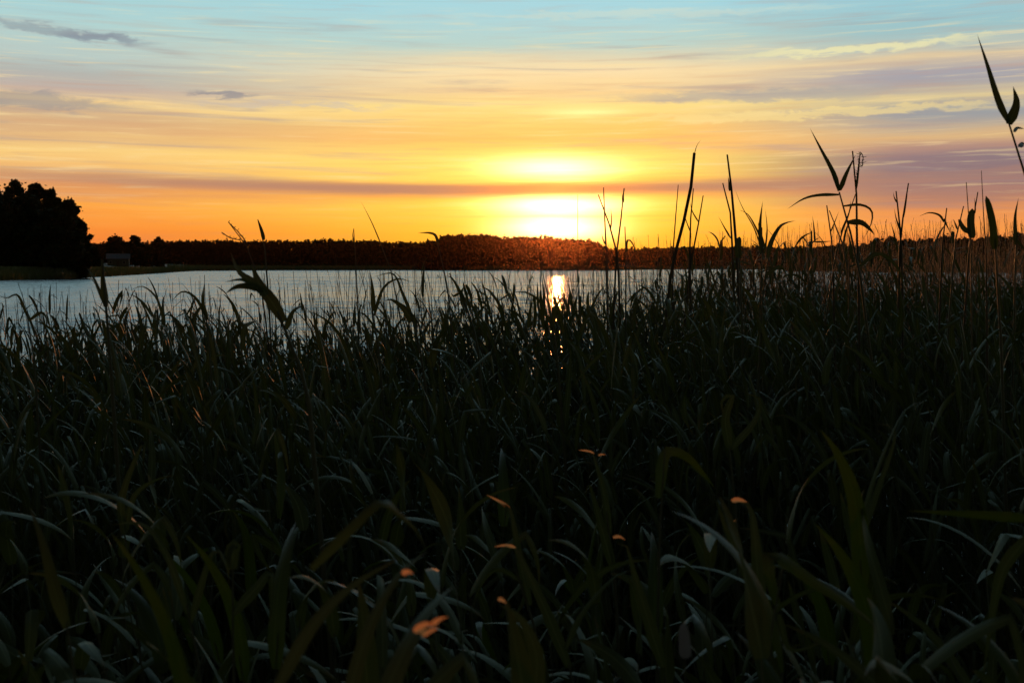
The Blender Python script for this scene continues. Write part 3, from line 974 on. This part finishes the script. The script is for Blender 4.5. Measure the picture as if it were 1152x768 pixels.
cr('reed', 'narrow upright spike closest to the right edge below the heart leaf', 4.4, [(1144, 262), (1142, 300), (1141, 360)], [([(1143, 275), (1142, 245), (1146, 222)], 5.5, .1, 0)], group=SK, srad=1.3)
cr('reed', 'slanting stem in front of the treeline just left of the flag leaf', 4.8, [(1084, 232), (1080, 246), (1076, 262), (1070, 330)], [([(1077, 258), (1074, 250), (1072, 246)], 2.4, .2, 0)], group=SK, srad=1.2)
cr('reed', 'bare slim stem left of the three leaved reed', 5.2, [(930, 231), (933, 250), (936, 277), (938, 340)], [([(934, 262), (939, 250), (944, 237)], 2, .2, 0)], group=SK, srad=1.3, stem_mat='dry_stem')
cr('reed', 'slanted crossing stem at the foot of the three leaved reed', 5.4, [(933, 237), (940, 255), (948, 275), (955, 330)], [([(915, 272), (925, 272), (940, 271)], 2.4, .3, .0)], group=SK, srad=1.1)
cr('reed', 'reed with a feathery plume bowed left over the left treeline', 6.5, [(258, 251), (268, 262), (279, 280), (292, 320), (300, 370)], [], group=SK, srad=0.9, stem_mat='dry_stem',
   heads=[([(277, 272), (268, 261), (257, 250)], 2.0, 2), ([(270, 270), (260, 268), (250, 262)], 1.6, 2)])
cr('reed', 'reed with a dark pointed bud on the left treeline', 6.2, [(290, 247), (294, 258), (297, 271), (301, 320), (304, 370)], [([(297, 270), (294, 258), (290, 246)], 5, .1, 0)], group=SK, srad=1.1)
cr('reed', 'hair thin leaf tip slanting left alone in the orange sky', 5, [(427, 271), (438, 300), (448, 345)], [([(430, 278), (417, 250), (402, 224)], 1.6, .1, .1)], group=SK, srad=0.9)
cr('reed', 'short thin stem just above the treeline left of the slanting leaf tip', 6.5, [(398, 257), (399, 275), (401, 310), (403, 360)], [([(399, 275), (397, 265), (398, 256)], 2, .1, 0)], group=SK, srad=0.7)
cr('reed', 'reed whose top leaf hooks sharply left above the treeline', 5, [(491, 269), (496, 288), (502, 320), (508, 370)], [([(493, 275), (490, 265), (483, 262), (470, 262)], 4, .3, .0)], group=SK, srad=1.1)
cr('reed', 'big dark reed with four leaves swept left over the water', 2.6, [(312, 350), (330, 390), (345, 440), (352, 500)],
   [([(320, 362), (299, 333), (279, 319), (256, 305), (241, 282)], 15, .2, .15), ([(300, 332), (288, 316), (277, 296)], 11, .2, .05), ([(292, 325), (268, 315), (240, 318)], 6, .5, .1),
    ([(296, 326), (280, 322), (262, 323), (247, 331)], 9, .4, .05), ([(322, 370), (330, 350), (345, 342)], 8, .4, .0)], group='large reeds before the water', srad=3.0)
cr('reed', 'dark upright reed with a thick flattened top at the far left', 2.8, [(115, 292), (117, 322), (121, 365), (126, 430)],
   [([(119, 345), (116, 318), (114, 290)], 8, .1, .0), ([(119, 345), (108, 328), (95, 312), (80, 300)], 4.5, .3, .1)], group='large reeds before the water', srad=2.4)
cr('reed', 'reed with two dark leaf buds bending left over the water right of centre left', 4.5, [(520, 332), (528, 352), (536, 385), (541, 430)],
   [([(522, 338), (512, 318), (506, 311), (500, 311)], 5, .2, .0), ([(522, 340), (519, 330), (522, 322)], 8, .1, .0), ([(516, 330), (510, 333), (507, 328)], 4, .3, 0)], group='large reeds before the water', srad=1.8)
cr('reed', 'reed with a broad dark leaf hooked left above the water', 4.0, [(463, 356), (472, 390), (480, 450)],
   [([(466, 362), (452, 345), (440, 337), (432, 339)], 9, .2, .0), ([(464, 356), (452, 330), (440, 308), (415, 312)], 5, .3, .1)], group='large reeds before the water', srad=1.9)
cr('reed', 'reed with an upright dark leaf and a drooping arc over the water', 4.2, [(418, 345), (424, 380), (430, 440)],
   [([(420, 350), (419, 325), (416, 304)], 7, .1, .0), ([(421, 355), (430, 325), (445, 314), (462, 318)], 4.5, .3, .1)], group='large reeds before the water', srad=1.6)
cr('reed', 'reed with one long leaf arching left across the sun glitter', 4.0, [(617, 345), (624, 380), (630, 440)],
   [([(618, 362), (608, 340), (592, 329), (574, 329)], 4.5, .3, .0), ([(621, 372), (626, 345), (640, 326)], 5, .2, .0), ([(622, 375), (616, 330), (609, 300)], 3, .2, .1)], group='large reeds before the water', srad=1.6)
cr('reed', 'reed with an upright leaf and a loop of thin blades left of centre', 4.0, [(232, 355), (236, 400), (240, 460)],
   [([(233, 360), (228, 338), (230, 318)], 6, .1, 0), ([(233, 358), (220, 335), (205, 328), (192, 340)], 4.5, .3, .0), ([(184, 360), (176, 335), (160, 322), (145, 328)], 4, .3, .0)], group='large reeds before the water', srad=1.5)
cr('reed', 'reed with arching blades bent right at the left edge of the water', 3.6, [(30, 352), (38, 400), (42, 460)],
   [([(31, 356), (20, 332), (8, 335), (-4, 332)], 4, .3, .0), ([(33, 360), (48, 352), (58, 372)], 5, .3, .0)], group='large reeds before the water', srad=1.4)

NG = 'large near reeds with bent leaves'
cr('reed', 'blurred broad grey leafed reed with an orange lit tip at the bottom', 0.95, [(432, 775), (425, 830)],
   [([(425, 800), (452, 745), (474, 716), (503, 702)], 25, .2, .12)], tips=[([(464, 718), (478, 709), (487, 711)], 13), ([(482, 712), (492, 704), (503, 701)], 9), ([(472, 722), (482, 717), (492, 714)], 10)], group=NG, srad=4)
cr('reed', 'blurred grey leafed near reed with a yellow-green blade hanging at its bend', 1.05, [(392, 775), (380, 830)],
   [([(388, 800), (410, 720), (440, 668), (474, 648)], 19, .2, .1), ([(350, 640), (395, 596), (425, 572), (440, 590), (458, 614), (470, 645)], 14, .3, .1, 'young_leaf')], tips=[([(450, 652), (456, 649), (463, 652)], 9)], group=NG, srad=4)
cr('reed', 'near reed with a blurred leaf rising right across the lower left', 1.0, [(318, 775), (310, 830)], [([(308, 780), (345, 715), (385, 680), (440, 658)], 17, .3, .1)], group=NG, srad=4)
cr('reed', 'reed with a folded leaf tip lit orange just below the centre', 2.0, [(580, 640), (600, 700), (610, 768)], [([(596, 680), (583, 620), (576, 584), (570, 574), (546, 562)], 11, .25, .06), ([(588, 655), (560, 640), (540, 660), (530, 690)], 6, .3, .0)], tips=[([(573, 576), (560, 568), (546, 561)], 5)], group=NG, srad=2.3)
cr('reed', 'reed with a long leaf snapped to the left below the orange tipped folded one', 1.8, [(640, 745), (650, 800)], [([(640, 750), (615, 690), (590, 640), (578, 622), (550, 621)], 14, .25, .06), ([(636, 730), (655, 690), (690, 650), (715, 640)], 8, .3, .0)], tips=[([(580, 622), (570, 619), (555, 621)], 5)], group=NG, srad=2.5)
cr('reed', 'reed with a lit folded tip and hanging blade right of the centre', 2.3, [(682, 575), (690, 640), (695, 720)], [([(686, 600), (680, 555), (672, 525), (668, 514), (652, 511)], 9, .25, .06), ([(690, 640), (668, 560), (662, 545), (658, 560)], 12, .2, .0)], tips=[([(670, 514), (662, 511), (652, 510)], 4), ([(675, 516), (680, 515), (684, 516)], 3)], group=NG, srad=2.0)
cr('reed', 'reed with two pale folded leaves forming an open beak, orange light between them', 1.7, [(852, 660), (858, 720), (860, 790)],
   [([(853, 672), (833, 630), (815, 590), (806, 562), (799, 564)], 13, .2, .0), ([(856, 690), (851, 610), (849, 580), (843, 570), (822, 569)], 15, .3, .05)], tips=[([(828, 568), (837, 567), (848, 571)], 8), ([(824, 596), (828, 594), (833, 590)], 5)], group=NG, srad=2.6)
cr('reed', 'reed with a drooping leaf beak near the bottom right of centre', 1.7, [(748, 760), (752, 820)], [([(746, 750), (724, 680), (712, 640), (705, 614), (692, 610)], 15, .25, .0)], tips=[([(692, 610), (699, 609), (706, 613)], 5)], group=NG, srad=2.6)
cr('reed', 'reed with a broad dark rounded leaf at the bottom just left of the middle', 1.3, [(604, 775), (606, 830)], [([(600, 790), (604, 740), (590, 702), (575, 686), (560, 680)], 21, .25, .0)], tips=[([(560, 680), (565, 682), (570, 686)], 7)], group=NG, srad=3)
cr('reed', 'near reed with a short upright pale lilac dead leaf at the bottom right of middle', 1.3, [(770, 730), (772, 790)], [([(771, 740), (770, 720), (769, 700)], 13, .1, .0, 'pale_leaf', 'tip')], group=NG, srad=1.6)
cr('reed', 'reed with a long yellow-green leaf slanting down right in the lower right', 1.4, [(880, 640), (868, 720), (860, 790)], [([(874, 680), (868, 628), (930, 668), (990, 712), (1045, 765)], 17, .3, .1, 'young_leaf'), ([(876, 690), (890, 730), (930, 720)], 8, .3, 0)], group=NG, srad=2.2)
cr('reed', 'reed with a yellow-green blade slanting above the pale beak leaves', 1.9, [(748, 505), (742, 600), (740, 700)], [([(741, 560), (750, 512), (775, 517), (798, 540), (817, 563)], 14, .3, .1, 'young_leaf')], group=NG, srad=1.8)
cr('reed', 'reed with one leaf lying level across the right edge', 1.5, [(1160, 582), (1168, 680), (1170, 780)], [([(1162, 583), (1110, 586), (1048, 592)], 13, .3, .1, 'young_leaf'), ([(1160, 600), (1128, 640), (1115, 700), (1106, 762)], 15, .3, 0)], group=NG, srad=2.2)
cr('reed', 'reed with a yellow-green blade slanting across the lower left', 1.3, [(75, 700), (85, 760), (90, 820)], [([(76, 706), (52, 668), (25, 625), (-8, 588)], 16, .3, .1, 'young_leaf')], group=NG, srad=2.6)
cr('reed', 'reed with a leaf bowed like an arch in the lower left', 1.8, [(210, 680), (222, 740), (228, 800)], [([(211, 690), (190, 640), (165, 608), (140, 599), (100, 606)], 9, .4, .1), ([(214, 700), (240, 620), (256, 640), (257, 660)], 10, .3, .0)], group=NG, srad=2.2)
cr('reed', 'reed with a pale square-tipped leaf hanging in the lower left', 1.7, [(262, 630), (262, 700), (264, 790)], [([(262, 640), (262, 620), (267, 611), (258, 618), (257, 650)], 14, .1, .0), ([(262, 690), (290, 660), (304, 645), (305, 680), (303, 705)], 14, .3, .0)], group=NG, srad=2)
cr('reed', 'reed with a pale arched leaf in the left of the dark bed', 2.4, [(140, 600), (150, 660), (158, 740)], [([(141, 600), (150, 560), (170, 542), (196, 534)], 8, .4, .0), ([(140, 600), (137, 560), (160, 500), (162, 520)], 10, .2, .0)], group=NG, srad=1.8)
cr('reed', 'reed with two nested arching leaves right of the pale beak leaves', 2.0, [(968, 590), (960, 650), (958, 740)], [([(967, 600), (985, 545), (1012, 492), (1035, 465), (1062, 458)], 6, .4, .1), ([(967, 610), (990, 560), (1020, 492), (1005, 485)], 8, .4, .1)], group=NG, srad=1.8)
cr('reed', 'reed with a hooked pale leaf pair high in the right half of the dark bed', 2.8, [(820, 500), (826, 560), (830, 640)], [([(821, 505), (816, 470), (824, 445), (812, 450), (814, 470)], 11, .2, .0), ([(822, 505), (848, 475), (855, 450), (838, 442)], 9, .2, .0)], group=NG, srad=1.7)
n_custom = 60

# -- the reed bed itself
def top_px(px):
    """photo row of the reed tops by column"""
    return np.interp(px, [-300, 0, 120, 300, 420, 560, 640, 700, 780, 860, 960, 1152, 1450], [366, 364, 360, 356, 349, 345, 338, 328, 317, 307, 300, 295, 290])


def bed_far(az):
    return np.interp(az, [-40, -25, -12, 0, 3, 8, 14, 25, 40], [11, 11.5, 12.5, 14, 15.5, 20, 27, 34, 34])


def bed_height(x, y):
    px = 576 + x / y * FPX
    far = bed_far(np.degrees(np.arctan2(x, y)))
    ht = CAM_H - (top_px(px) - 300.4) / FPX * far - 0.10     # tops at the far rim of the bed
    near = 1.16                                      # tops close to the camera
    f = smooth(1.5, 9, y)
    return near * (1 - f) + np.clip(ht, 1.0, 1.95) * f


def scatter(n, y0, y1, azl, r, jit=0.10, wisp=0.0):
    az = r.uniform(-azl, azl, n)
    rad = np.sqrt(r.uniform(y0 ** 2, y1 ** 2, n))
    x, y = rad * np.sin(np.radians(az)), rad * np.cos(np.radians(az))
    far = bed_far(az)
    keep = rad < far * (0.88 + 0.12 * r.random(n))
    # thinner towards the open water, and ragged clumps
    cl = np.sin(x * 1.7 + np.sin(y * 0.9) * 2) * np.sin(y * 1.3 + np.cos(x * 1.1) * 2)
    edge = smooth(0.55, 1.0, rad / far)
    keep &= r.random(n) < (1 - 0.45 * edge) * (0.85 + 0.3 * cl)
    x, y = x[keep], y[keep]
    H = bed_height(x, np.maximum(y, 1.0)) * (1 + r.normal(0, jit, len(x)) + 0.06 * np.sin(x * 2.3 + y) + 0.06 * np.sin(y * 1.9 - x * 1.2))
    px = 576 + x / np.maximum(y, 0.5) * FPX
    # nothing of the mass stands above its outline by chance
    lim = CAM_H - (top_px(px) - 300.4 - 34) / FPX * y
    H = np.minimum(H, np.where(y < 8, np.minimum(lim, CAM_H - 0.22 * np.ones_like(y) - 0.0), lim) + r.uniform(-0.12, 0.0, len(x)))
    if wisp:
        e = wisp * r.random(len(x)) ** np.interp(px, [200, 420, 660, 850], [1.4, 1.05, 1.1, 2.4]) * np.interp(px, [0, 250, 420, 660, 800, 1152], [0.7, 0.85, 1.0, 1.0, 0.85, 0.85])
        Hw = CAM_H - (top_px(px) - e - 300.4) / FPX * y
        H = np.where(y > 4.5, Hw, H)
    return np.stack([x, y, np.full(len(x), BED)], -1), H - BED


r = np.random.default_rng(5)
# near reeds: individual plants copied from a set of prototypes
NEAR0, NEAR1 = 1.15, 4.0
base, H = scatter(700, NEAR0, NEAR1, 27, r)
order = np.argsort(np.hypot(base[:, 0], base[:, 1]))[:235]
base, H = base[order], H[order]
PROTO = []
for k_ in range(16):
    Hn = np.array([1.9])
    sv_, sq_, (lv_, lq_) = gen_reeds(1, Hn, np.zeros((1, 3)), r, nleaf=7, S=12, wsc=1.35, lsc=1.08)
    root = empty('reed', (0, 0, 0))
    tag(root, 'leafy green reed standing in the dense near part of the dark reed bed', 'reed', 'reeds of the near bed')
    link('stem', mesh_np('stem', sv_[0], sq_), M['reed_stem'], root)
    for v in lv_:
        link('leaf', mesh_np('leaf', v, lq_, blade=13), M['young_leaf' if r.random() < 0.16 else 'reed_leaf'], root)
    PROTO.append(root)


def copy_tree(o):
    c = o.copy()
    COL.objects.link(c)
    for ch in o.children:
        d = ch.copy()
        COL.objects.link(d)
        d.parent = c
    return c


for n_, (b_, h_) in enumerate(zip(base, H)):
    o = PROTO[n_] if n_ < len(PROTO) else copy_tree(PROTO[n_ % len(PROTO)])
    o.location = [float(v) for v in b_]
    s_ = float(h_) / 1.9
    o.scale = (1.0, 1.0, s_) if 0.8 < s_ < 1.2 else (s_, s_, s_)
    o.rotation_euler = (float(r.normal(0, 0.05)), float(r.normal(0, 0.05)), float(r.normal(0, 0.9)))

# the rest of the bed: thousands of plants in one mass
bb = Buf()
bl = Buf()
for (n, y0, y1, nl, S, jit, ls, ws) in ((5800, 3.6, 9, 6, 8, 0.12, 1.05, 1.05), (11500, 8, 36, 4, 5, 0.12, 0.60, 0.46)):
    base, H = scatter(n, y0, y1, 29, r, jit)
    sv_, sq_, (lv_, lq_) = gen_reeds(len(H), H, base, r, nleaf=nl, S=S, lsc=ls, wsc=ws)
    bb.add(*batch_mesh('s', sv_, sq_))
    bl.add(*batch_mesh('l', lv_, lq_), blade=lv_.shape[1] // 3)
base, H = scatter(4200, 5.5, 36, 29, r, 0.1, 58)
sv_, sq_, (lv_, lq_) = gen_reeds(len(H), H - 0.1, base, r, nleaf=5, S=6, lsc=0.6, wsc=0.45, thick=1.3)
bb.add(*batch_mesh('s', sv_, sq_)); bl.add(*batch_mesh('l', lv_, lq_), blade=lv_.shape[1] // 3)
# sides of the bed outside the frame, thinner
a2 = r.uniform(27, 60, 2600) * r.choice([-1, 1], 2600)
rd = np.sqrt(r.uniform(1.5 ** 2, 12 ** 2, 2600))
base = np.stack([rd * np.sin(np.radians(a2)), rd * np.cos(np.radians(a2)), np.full(2600, BED)], -1)
H = r.normal(1.75, 0.12, 2600)
sv_, sq_, (lv_, lq_) = gen_reeds(2600, H, base, r, nleaf=6, S=6)
bb.add(*batch_mesh('s', sv_, sq_)); bl.add(*batch_mesh('l', lv_, lq_), blade=lv_.shape[1] // 3)
bd = Buf()
base, H = scatter(8000, 3.5, 36, 28, r, 0.13, 58)
sv_, sq_, _ = gen_reeds(len(H), H, base, r, nleaf=0, dry=True)
bd.add(*batch_mesh('s', sv_, sq_))
base, H = scatter(11000, 7, 36, 27, r, 0.1, 64)
sv_, sq_, _ = gen_reeds(len(H), H, base, r, nleaf=0, dry=True, thick=1.9)
bd.add(*batch_mesh('s', sv_, sq_))
ob = link('reed_bed', bl.mesh('reed_bed'), M['reed_leaf'])
tag(ob, 'dense dark reed bed filling the foreground up to the open water', 'reed bed', None, 'stuff')
for nm, b_, m_ in (('reed_stems', bb, 'reed_stem'), ('dry_stems', bd, 'dry_stem')):
    o = link(nm, b_.mesh(nm), M[m_], ob)
    tag(o, kind='stuff')

# ------------------------------------------------------------------ evening haze, its red tint added for the sun's glow over the far wood
HAZE = 0.00002
if HAZE:
    b = Buf(); box(b, -1500, 1500, -60, 2600, -19, 75)
    me = b.mesh('haze', False)
    m = bpy.data.materials.new('haze'); m.use_nodes = True
    m.node_tree.nodes.clear()
    k = NT(m.node_tree)
    o_ = k.n.new('ShaderNodeOutputMaterial')
    v_ = k.n.new('ShaderNodeVolumePrincipled')
    v_.inputs['Color'].default_value = (1.0, 0.5, 0.3, 1)
    v_.inputs['Density'].default_value = HAZE
    v_.inputs['Anisotropy'].default_value = 0.968
    k.l.new(v_.outputs[0], o_.inputs['Volume'])
    tag(link('haze', me, m), kind='stuff')
